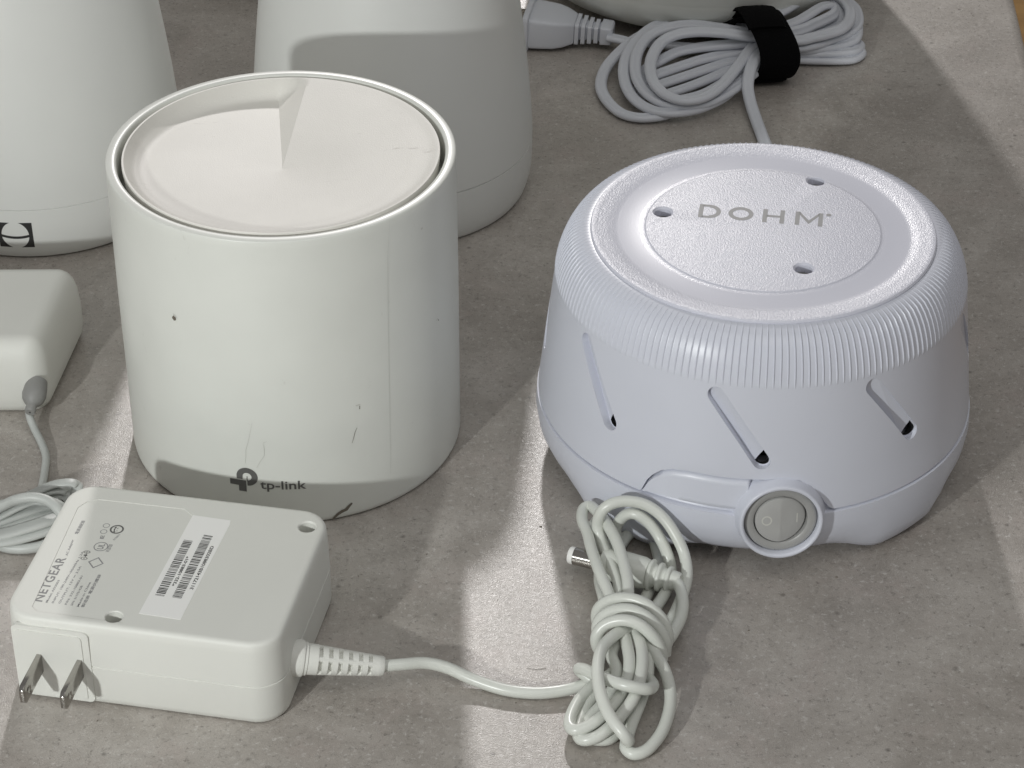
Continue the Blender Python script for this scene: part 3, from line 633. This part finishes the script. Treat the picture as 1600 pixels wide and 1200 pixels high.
def build_strap():
    t0 = at(1193, 78, 10)
    t = thing("cable_strap", "black hook-and-loop strap wrapped round the coiled white mains cord", "strap", (t0.x, t0.y, 0))
    axis = Vector((1, .10, 0)).normalized(); side = Vector((axis.y, -axis.x, 0))
    def ring(a, b, zc, wd, th, off, t_0=0, t_1=2 * math.pi, n=48, skew=0.0, taper=0):
        rows = []
        for i in range(n + 1):
            tt = t_0 + (t_1 - t_0) * i / n; cs, sn = math.cos(tt), math.sin(tt)
            c = side * (a * cs) + Vector((0, 0, zc + b * sn)); nr = (side * (cs / a) + Vector((0, 0, sn / b))).normalized()
            wob = .5 * math.sin(3 * tt + 1); sh = axis * (off + wob + skew * cs)
            row = []
            for x, y in ((-.5, 0), (-.46, .7), (-.3, 1), (0, 1.06), (.3, 1), (.46, .7), (.5, 0), (.3, -.15), (-.3, -.15)):
                row.append(c + sh + axis * (x * wd) + nr * (y * th))
            rows.append(row)
        v, f = grid(rows); m = len(rows[0]); f.append(tuple(range(m))); f.append(tuple((len(rows) - 1) * m + j for j in range(m))); return v, f
    link_mesh("band", *ring(17.5, 11.8, 12.6, 17.0, 1.8, 0, skew=3.2), M["strap"], t)
    link_mesh("overlap", *ring(19.0, 13.3, 12.8, 16.0, 1.6, -1.8, R_(60), R_(320), skew=2.8), M["strap"], t)
    # loose tail lying to the back left
    p = [(-6, 14, 20), (-10, 16, 17.5), (-15, 17, 14.5), (-20, 17.5, 12)]
    link_mesh("loose_tail", *tube([Vector(q) for q in p], 1, shape=[(.9, -6), (.9, 6), (-.9, 6), (-.9, -6)], per=6, up=(0, 0, 1)), M["strap"], t)
build_strap()

# ================================================================== PLUG-IN POWER ADAPTER (front left)
AO = Vector((-146.8, 538.9, 0)); ARZ = R_(-10.9); AW, AD, AH = 82.6, 65.0, 30.0
_ex = Vector((math.cos(ARZ), math.sin(ARZ), 0)); _ey = Vector((-math.sin(ARZ), math.cos(ARZ), 0))
def loc(px, py, z=AH):
    p = at(px, py, z) - AO; return p.dot(_ex), p.dot(_ey)
def locf(px, py):              # on the front face
    d = ray(px, py); t = (AO - _c).dot(_ey) / d.dot(_ey); p = _c + d * t - AO; return p.dot(_ex), p.z
def cord_rings(L, r0, r1, n, gap=.42, core=.72, z0=0):
    """moulded strain relief: alternate proud rings and recessed slots, joined by four ribs"""
    rows = [(z0, .3), (z0, r0)]
    z = z0 + L * .22; rows.append((z, r0 * .96)); st = L * .70 / n
    for k in range(n):
        q = (k + .5) / n; r = r0 * .93 + (r1 - r0 * .93) * q; rows += [(z + .02, r * core), (z + st * gap, r * core), (z + st * gap + .02, r), (z + st - .02, r * .99)]; z += st
    rows += [(z0 + L - .4, r1), (z0 + L, r1 * .9), (z0 + L, .3)]
    return rows
def build_adapter():
    t = thing("power_adapter", "boxy off-white plug-in power adapter with folded-out prongs, barcode sticker and knotted cord", "power adapter", AO, ARZ)
    lv = [(0, 2.2), (.5, 1.1), (1.5, .4), (3, .1), (14.3, 0), (14.45, .28), (14.75, .28), (14.9, .0), (26.5, .35), (28.8, .6), (29.5, .95), (29.88, 1.5), (30, 2.2), (30, 2.5)]
    body = link_mesh("case", *block(AW, AD, 9.5, lv, 12), M["adapter"], t, angle=42)
    body.data.materials.append(M["dark"])
    cs = []
    T = t.matrix_world
    bpy.context.view_layer.update(); MW = Matrix.Translation(AO) @ Matrix.Rotation(ARZ, 4, 'Z')
    for px, py in ((480, 823), (178, 963)):
        u, v = loc(px, py); r = lathe([(31, 2.9), (30.02, 2.9), (29.5, 2.5), (6, 2.45)], 32, True, True); cs.append(link_mesh("cutter", *xf(r, MW @ Matrix.Translation((u, v, 0))), M["adapter"]))
        link_mesh("screw", *xf(lathe([(6.1, .2), (6.8, .7), (7, 1.8), (6.2, 2.3)], 20, True, True), Matrix.Translation((u, v, .0))), M["ink"], t)
    # shallow recess for the printed panel
    pp = [(57, 955), (50, 948), (122, 792), (137, 783), (155, 780), (288, 795), (301, 806), (207, 968), (190, 973)]
    P = [loc(*q) for q in pp]; P[0] = (P[0][0], P[0][1]); v, f = prism(P, 29.82, 31); cs.append(link_mesh("cutter", *xf((v, f), MW), M["adapter"], smooth=False))
    cut(body, cs)
    zt = 29.86
    # printing
    def put(name, s, p0, p1, ptop, m, bold=0.0, z=zt, par=t, spacing=1.0):
        a, b, c = Vector(loc(*p0)), Vector(loc(*p1)), Vector(loc(*ptop)); d = b - a; L = d.length; d.normalize(); up = Vector((-d.y, d.x)); H = abs((c - a).dot(up))
        v, f = fit_text(s, L, H, bold, spacing); return link_mesh(name, [(a.x + d.x * x + up.x * y, a.y + d.y * x + up.y * y, z) for x, y in v], f, m, par, smooth=False)
    K = lambda u, v: (30 + u / 4.571, 790 + v / 4.571)
    put("brand_lettering", "NETGEAR", K(160, 684), K(337, 372), K(92, 676), M["netink"], .07, spacing=1.12)
    rows = [("AC Adapter", (345, 355), (390, 240), 18), ("\u96fb\u6e90\u9069\u914d\u5668", (418, 200), (470, 105), 22),
            ("Model: AD2003", (200, 690), (290, 530), 16), ("INPUT: 100-240V~50/60Hz 1.2A", (245, 694), (462, 325), 17), ("OUTPUT: 12V \u2393 3.5A", (292, 698), (445, 430), 17),
            ("P/N: 332-10883-01", (338, 706), (455, 500), 17), ("S/N: 31172143B", (380, 712), (455, 570), 17), ("Made in China", (425, 720), (512, 545), 17), ("\u88fd\u9020\u5546 \u96fb\u6e90\u4f9b\u61c9\u5668", (460, 724), (585, 490), 20)]
    for s, a, b, h in rows: put("small_print", s, K(*a), K(*b), K(a[0] - h, a[1]), M["paleink"], .015)
    put("polarity_mark", "\u2296\u2013\u25cf\u2013\u2295", K(470, 385), K(500, 320), K(445, 384), M["ink"], .05)
    def circle_mark(px, py, r, m, letter=None, th=.28):
        u, v = loc(px, py); n = 28; ring = [[(u + rr * math.cos(2 * math.pi * k / n), v + rr * math.sin(2 * math.pi * k / n), zt) for k in range(n)] for rr in (r - th, r)]
        link_mesh("approval_mark", *grid(ring), m, t, smooth=False)
        if letter:
            vv, ff = fit_text(letter, r * 1.15, r * .85, .05); link_mesh("approval_letters", [(u - (y - r * .42), v + x - r * .57, zt) for x, y in vv], ff, m, t, smooth=False)
    circle_mark(*K(583, 290), 2.15, M["paleink"], "UL"); circle_mark(*K(697, 167), 2.1, M["ink"], None, .5)
    circle_mark(*K(622, 140), 1.05, M["paleink"], None, .2); circle_mark(*K(603, 183), 1.05, M["paleink"], None, .2)
    put("approval_letters", "\u7c73", K(690, 192), K(708, 145), K(672, 190), M["ink"], .1)
    put("approval_letters", "E", K(600, 235), K(610, 212), K(572, 235), M["paleink"], .05)
    # square diamond mark
    u, v = loc(*K(547, 405)); 
    link_mesh("diamond_mark", [(u + dx * s_, v + dy * s_, zt) for s_ in (1.9, 2.4) for dx, dy in ((1, 0), (0, 1.1), (-1, 0), (0, -1.1))], [(0, 1, 5, 4), (1, 2, 6, 5), (2, 3, 7, 6), (3, 0, 4, 7)], M["paleink"], t, smooth=False)
    put("small_print", "VI LISTED", K(640, 330), K(668, 275), K(615, 328), M["paleink"], .03); put("small_print", "E176011", K(680, 245), K(722, 205), K(664, 244), M["paleink"], .02)
    # barcode sticker
    SP = [loc(*q) for q in ((301.5, 805), (360.5, 813.5), (359, 820), (282, 968.5), (217, 958.5))]
    st = link_mesh("barcode_sticker", *prism(SP, 29.9, 30.07), M["label"], t, smooth=False)
    def bars(p0, p1, q0, seed, name="barcode"):
        # p0->p1 along the code, q0 gives the bar height direction from p0
        a, b, c = Vector(loc(*p0)), Vector(loc(*p1)), Vector(loc(*q0)); d = b - a; L = d.length; d.normalize(); h = c - a; rnd = random.Random(seed); V, F = [], []; x = 0
        while x < L - .2:
            wd = rnd.choice((.16, .16, .18, .36, .46)); gp = rnd.choice((.22, .22, .26, .46))
            e = min(x + wd, L); k = len(V); V += [a + d * x, a + d * e, a + d * e + h, a + d * x + h]; F.append((k, k + 1, k + 2, k + 3)); x = e + gp
        link_mesh(name, [(p.x, p.y, 30.10) for p in V], F, M["blackink"], st, smooth=False)
    bars(K(970, 640), K(1180, 240), K(1035, 650), 3); bars(K(1092, 655), K(1322, 206), K(1158, 666), 8)
    def put2(s, a, b, h): put("barcode_digits", s, K(*a), K(*b), K(a[0] - h, a[1]), M["blackink"], .03, 30.10, st)
    put2("*332-10883-01*", (1112, 578), (1218, 366), 24); put2("31172143B1088302BD", (1240, 602), (1392, 292), 26)
    # prong plate on the front face
    plate = [locf(24, 978), locf(136, 987), locf(148, 1092), locf(38, 1082)]
    u0, u1 = plate[0][0] + 2.2, plate[1][0]; u1 = locf(143, 1040)[0]; z1 = 27.2; z0 = 1.2
    def fp(poly, y0, y1, name, m):
        v, f = prism(poly, y0, y1); return link_mesh(name, [(x, -z, y) for x, y, z in v], f, m, t, smooth=False)
    rr = [(x + 3.5, y + z0) for x, y in rounded_rect(u1 - 3.5, z1 - z0, 1.8, 6)]
    fp(rr, -1, .30, "plug_frame", M["adapter"])
    r2 = [(x + 4.6, y + z0 + .8) for x, y in rounded_rect(u1 - 3.5 - 3.2, z1 - z0 - 2.4, 1.2, 6)]
    fp(r2, -1, .62, "plug_plate", M["adapter"])
    for px, py in ((62, 1020), (125, 1029)):
        u, z = locf(px, py); L = 15.6; hh = 6.4
        poly = [(0.2, 0), (L - 1.2, 0), (L, -1.1), (L, -hh + 1.1), (L - 1.2, -hh), (0.2, -hh)]
        hole = Vector((L - 3.6, -hh / 2)); n = 14
        v, f = prism(poly, -.75, .75)
        pr = link_mesh("prong", [(u + c, -a_, z + b_) for a_, b_, c in v], f, M["nickel"], t, smooth=False)
        bm = bmesh.new(); bm.from_mesh(pr.data); bmesh.ops.bevel(bm, geom=list(bm.edges), offset=.18 * S, segments=2, affect='EDGES', profile=.6); 
        for q in bm.faces: q.smooth = True
        bm.to_mesh(pr.data); bm.free()
        link_mesh("prong_hole", *xf(lathe([(.78, .05), (.80, .8), (1.0, 1.15), (.8, 1.5), (.70, 1.6)], 20, True), frame_to((1, 0, 0), (u, -hole.x, z + hole.y))), M["nickel"], pr)
    # strain relief and cord
    def W(px, py, z): p = at(px, py, z) - AO; return Vector((p.dot(_ex), p.dot(_ey), z))
    s0, s1 = W(466, 1028, 13), W(600, 1041, 8.0); ax = (s1 - s0); L = ax.length; m = frame_to(ax, s0)
    link_mesh("collar", *xf(lathe([(-3, .3), (-3, 5.2), (.6, 5.5), (1.4, 5.3), (1.6, 4.9), (2.4, 4.9), (2.6, 4.6), (2.6, .3)], 40), m), M["adapter"], t, angle=35)
    core = lathe(cord_rings(L, 4.7, 2.95, 6), 40); ribs = []
    for k in range(4):
        a_ = R_(45 + 90 * k); pts = [(L * .2, 4.45), (L * .55, 3.75), (L * .95, 2.95)]
        ribs.append(tube([Vector((math.cos(a_) * (r - .9), math.sin(a_) * (r - .9), z)) for z, r in pts], .95, 10, 4))
    link_mesh("strain_relief", *xf(merge(core, *ribs), m), M["adapter"], t, angle=40)
    RC = 1.82
    def C(u, v, z): return W(860 + u / 2.607, 740 + v / 2.607, z)
    run = [W(596, 1041, 8), W(630, 1038, 7.4), W(665, 1036, 6.2), W(700, 1044, 4.6), W(740, 1062, 2.6), W(790, 1078, 1.9), W(840, 1083, 1.9), W(885, 1078, 2.2), W(920, 1068, 3.4), C(215, 838, 5), C(270, 800, 6)]
    B = [
        run,
        # tie end poking out and wrapping over the loops
        [C(180, 850, 5), C(118, 800, 7), C(135, 797, 9), C(175, 815, 10.5), C(230, 838, 12.5), C(290, 858, 13.5), C(350, 872, 13.2), C(400, 878, 11.5), C(418, 862, 8), C(400, 835, 6)],
        # lower loops
        [C(370, 560, 8), C(320, 625, 12), C(265, 655, 14), C(215, 705, 14.5), C(195, 770, 14.5), C(195, 850, 14), C(215, 930, 12.5), C(250, 1000, 10.5), C(300, 1065, 8), C(318, 1090, 5), C(310, 1060, 2.5)],
        [C(340, 560, 8), C(390, 670, 10), C(425, 730, 9), C(465, 800, 7), C(487, 880, 5), C(485, 960, 4), C(455, 1050, 3.2), C(400, 1120, 2.6), C(345, 1142, 2.4), C(310, 1122, 2.6), C(310, 1090, 3), C(335, 1010, 4), C(370, 920, 5), C(395, 830, 6), C(400, 740, 8)],
        [C(310, 580, 11), C(350, 650, 11.5), C(372, 720, 12), C(372, 800, 12), C(345, 900, 10), C(300, 970, 8), C(245, 1030, 6), C(190, 1072, 4.5), C(140, 1085, 3.4), C(115, 1070, 2.6), C(120, 1020, 2.2), C(150, 950, 2.4), C(200, 880, 3.5)],
        [C(290, 600, 11), C(310, 690, 11.5), C(322, 760, 11.5), C(315, 830, 10.5), C(280, 910, 9), C(230, 970, 7.5), C(170, 1020, 6), C(110, 1045, 5), C(80, 1030, 4.4), C(85, 985, 4), C(120, 920, 4), C(175, 860, 5)],
        [C(300, 620, 8), C(268, 690, 9), C(250, 740, 9), C(270, 800, 8.5), C(262, 860, 7), C(220, 930, 4.5), C(160, 1000, 2.5), C(150, 1070, 2), C(240, 1080, 2), C(300, 1010, 2.5), C(330, 960, 3)],
        # upper loops
        [C(255, 540, 10), C(235, 480, 11), C(200, 400, 12), C(168, 310, 12), C(150, 240, 12), C(130, 190, 12), C(133, 148, 12), C(162, 133, 12.5), C(200, 165, 14), C(240, 220, 14.5), C(275, 290, 14.5), C(300, 370, 14), C(315, 440, 13.5), C(318, 520, 12)],
        [C(290, 540, 9), C(275, 440, 10), C(240, 350, 10.5), C(212, 280, 10.5), C(192, 215, 14), C(205, 160, 19), C(245, 125, 22), C(310, 112, 23), C(390, 128, 22), C(460, 180, 19), C(515, 260, 14.5), C(548, 340, 10), C(555, 430, 7), C(520, 540, 4.5), C(470, 630, 5), C(430, 700, 6)],
        [C(310, 560, 7), C(285, 470, 8), C(250, 380, 8), C(180, 300, 6.5), C(165, 235, 6), C(190, 190, 6)],
        [C(270, 380, 5), C(262, 290, 6), C(270, 215, 12), C(305, 170, 17), C(350, 165, 18.5), C(405, 205, 16), C(450, 270, 12), C(480, 340, 9), C(490, 400, 5), C(470, 480, 4.5), C(420, 560, 5)],
        [C(280, 300, 3), C(330, 240, 3.5), C(400, 240, 3), C(430, 300, 2.5), C(440, 380, 2.2), C(400, 480, 2.5), C(360, 560, 4)],
        [C(230, 560, 6), C(215, 500, 6), C(200, 430, 4), C(210, 350, 3), C(250, 280, 2.5), C(300, 260, 2.3)],
        [C(500, 425, 8.5), C(530, 470, 8.5), C(540, 530, 8), C(530, 590, 7), C(500, 650, 6.5), C(470, 690, 6), C(420, 740, 6)],
        # wraps round the waist
        [C(200, 630, 3), C(188, 585, 7), C(200, 545, 11), C(245, 515, 14.5), C(310, 508, 16.5), C(375, 525, 16.5), C(430, 565, 14.5), C(468, 620, 11), C(478, 680, 6.5), C(455, 720, 3)],
        [C(205, 680, 3), C(190, 630, 8), C(210, 585, 12), C(262, 557, 15), C(325, 555, 16.5), C(385, 580, 16), C(435, 625, 13), C(468, 680, 9), C(468, 735, 4)],
        [C(215, 740, 4), C(190, 700, 8), C(190, 655, 12), C(225, 615, 15), C(285, 597, 17), C(345, 607, 17), C(395, 640, 15), C(435, 690, 11), C(455, 745, 6), C(440, 780, 3)],
    ]
    link_mesh("cord", *merge(*[tube(s, RC, 12, 7) for s in B]), M["cord"], t, angle=60)
    # barrel plug held in the knot
    b0, b1 = C(78, 330, 7.5), C(522, 440, 8.0); ax = b1 - b0; L = ax.length; m = frame_to(ax, b0)
    pl = link_mesh("barrel_plug", *xf(lathe([(11.0, .3), (10.6, 3.4), (11, 4.4), (13, 4.9), (18, 5.2), (24, 5.0), (26, 4.4), (26, .3)], 40), m), M["cord"], t, angle=40)
    link_mesh("barrel_contact", *xf(lathe([(11.2, 2.75), (1.8, 2.75), (1.6, 2.6), (1.6, 1.3), (6, 1.3), (6, .2)], 32), m), M["nickel"], pl, angle=30)
    link_mesh("barrel_tip", *xf(lathe([(1.7, 2.8), (.4, 2.75), (0, 2.5), (0, 1.5), (1.6, 1.4)], 32), m), M["label"], pl, angle=30)
    rows = [(24, .3), (24, 4.2)]
    z = 25.5; k = 0
    while z < L - 2.5: 
        r = 5.0 - 1.5 * (z - 25) / (L - 25); rows += [(z, r * .74), (z + .45, r * .76), (z + .7, r * .93), (z + 1.0, r), (z + 1.7, r), (z + 2.0, r * .93), (z + 2.2, r * .76)]; z += 2.9
    rows += [(L - .2, 2.9), (L + .6, 2.5), (L + .6, .3)]
    link_mesh("strain_relief", *xf(lathe(rows, 36), m), M["cord"], pl, angle=50)
build_adapter()

# ================================================================== SECOND ADAPTER, CUT BY THE LEFT EDGE
def build_left_adapter():
    p_br = at(108, 424, 26); p_f = at(60, 646, 1)
    o = Vector((-232, p_f.y, 0)); t = thing("power_adapter", "smooth white rounded power brick with grey strain relief, cut off by the left edge", "power adapter", o, R_(0.5))
    W_ = p_br.x - o.x + 4.5; D_ = p_br.y - p_f.y + 3
    lv = [(0, 3.2), (.8, 1.6), (3, .5), (7, 0), (14, .05), (20, .5), (23.5, 1.4), (25.8, 2.7), (27.2, 4.2), (27.8, 5.6), (28, 7.2), (28, 7.6)]
    v, f = block(W_, D_, 7.5, lv, 10); v = [(x - max(0, (D_ - y)) * .12 * (x / W_), y, z) for x, y, z in v]
    link_mesh("case", v, f, M["adapter"], t, angle=60)
    p = at(52, 622, 10) - o; q = at(50, 640, 7) - o; e = at(46, 655, 4) - o
    ax = (Vector(q) - Vector(p)).normalized(); m = frame_to((-.1, -1, -.36), (p.x, p.y + .6, 10))
    link_mesh("strain_relief", *xf(lathe([(-6, .3), (-6, 3.4), (-3, 3.9), (-.5, 4.1), (1.4, 3.7), (2.8, 2.8), (3.6, 2.0), (4.4, 1.8), (6.2, 1.95), (6.8, 1.6), (6.8, .3)], 40), m), M["greyrubber"], t)
    def Q(px, py, z): a = at(px, py, z); return Vector((a.x - o.x, a.y - o.y, z))
    def K(u, v, z): return Q(u / 8.57, 740 + v / 8.57, z)
    run = [Q(44, 640, 7), Q(46, 654, 4.5), Q(53, 672, 2.4), Q(64, 695, 1.6), Q(70, 715, 1.5), Q(68, 738, 1.8), Q(64, 758, 3), Q(58, 778, 5), Q(20, 800, 5), Q(-40, 830, 4)]
    fl = [(.5 * math.sin(2 * math.pi * k / 16) * (1 - .25 * math.exp(-(math.cos(2 * math.pi * k / 16) / .25) ** 2)), math.cos(2 * math.pi * k / 16)) for k in range(16)]
    rd = [(math.cos(2 * math.pi * k / 14), .95 * math.sin(2 * math.pi * k / 14)) for k in range(14)]
    S_ = [
        ([K(-500, 760, 9), K(-200, 560, 11), K(0, 450, 12), K(170, 375, 12.5), K(350, 340, 13), K(500, 348, 13), K(640, 400, 12.5), K(740, 490, 11.5), K(800, 600, 9.5), K(810, 720, 6.5), K(740, 860, 4), K(560, 975, 2.6), K(340, 1020, 2.2), K(150, 1020, 2), K(0, 990, 2.2), K(-400, 850, 4)], 1.75, rd),
        ([K(-500, 800, 6), K(0, 560, 8), K(220, 450, 9), K(420, 380, 9.5), K(600, 390, 9.5), K(720, 430, 9), K(800, 500, 8), K(825, 570, 6)], 2.2, fl),
        ([K(-500, 500, 3), K(100, 400, 5), K(380, 300, 7), K(560, 215, 8.5), K(720, 160, 9.5), K(880, 138, 10), K(980, 155, 9.6), K(1010, 200, 8.5), K(985, 290, 7), K(920, 390, 5), K(850, 480, 4)], 1.9, fl),
        ([K(300, 380, 5), K(480, 285, 6.5), K(660, 240, 7), K(800, 230, 7), K(880, 265, 6), K(900, 330, 5), K(840, 400, 4)], 2.4, fl),
        ([K(200, 420, 3), K(500, 330, 4), K(760, 330, 4.5), K(930, 285, 5)], 1.9, rd),
        ([K(-500, 800, 6), K(0, 640, 6), K(300, 540, 6), K(600, 440, 6), K(760, 410, 6)], 2.4, fl),
        ([K(-500, 850, 6), K(0, 735, 5), K(300, 640, 5), K(560, 560, 5), K(780, 500, 5)], 1.5, fl),
        ([K(-500, 900, 6), K(0, 830, 6), K(300, 750, 7), K(560, 670, 7.5), K(760, 590, 7)], 2.6, fl),
        ([K(-500, 970, 4), K(0, 920, 4.5), K(300, 860, 5), K(560, 780, 5.5), K(770, 700, 5.5)], 2.8, fl),
    ]
    link_mesh("cord", *merge(tube(run, 1.3, 12, 7), *[tube(p_, r_, per=7, shape=s_, up=(0, 0, 1)) for p_, r_, s_ in S_]), M["greycord"], t, angle=60)
build_left_adapter()

# ================================================================== LINT AND CRUMBS ON THE COUNTER
def grit():
    rnd = random.Random(5); V, F = [], []
    def speck(px, py, r):
        p = at(px, py, 0.05); b = len(V); n = 6; 
        for k in range(n):
            q = r * (.6 + .6 * rnd.random()); V.append((p.x + q * math.cos(k * 1.047), p.y + q * math.sin(k * 1.047), .08))
        V.append((p.x, p.y, .08 + r * .6)); F.extend((b + k, b + (k + 1) % n, b + n) for k in range(n))
    for px, py, r in ((845, 823, .45), (667, 866, .3), (1307, 902, .5), (806, 1098, .3), (1512, 427, .35), (788, 1085, .28), (1170, 985, .3), (1405, 958, .3), (632, 846, .22), (152, 1126, .3), (560, 900, .25), (1180, 868, .22)): speck(px, py, r)
    for _ in range(45): speck(rnd.uniform(0, 1600), rnd.uniform(60, 1200), rnd.uniform(.10, .22))
    m1 = (V, F)
    hairs = [[(823, 1044), (838, 1046), (853, 1044)]]
    tubes = [tube([at(x, y, .12) for x, y in h], .05, 5, 5) for h in hairs]
    o = link_mesh("crumbs_and_lint", *merge(m1, *tubes), M["scuff"], smooth=False); o["kind"] = "stuff"; o["label"] = "tiny dark crumbs and hairs scattered on the speckled countertop"
grit()
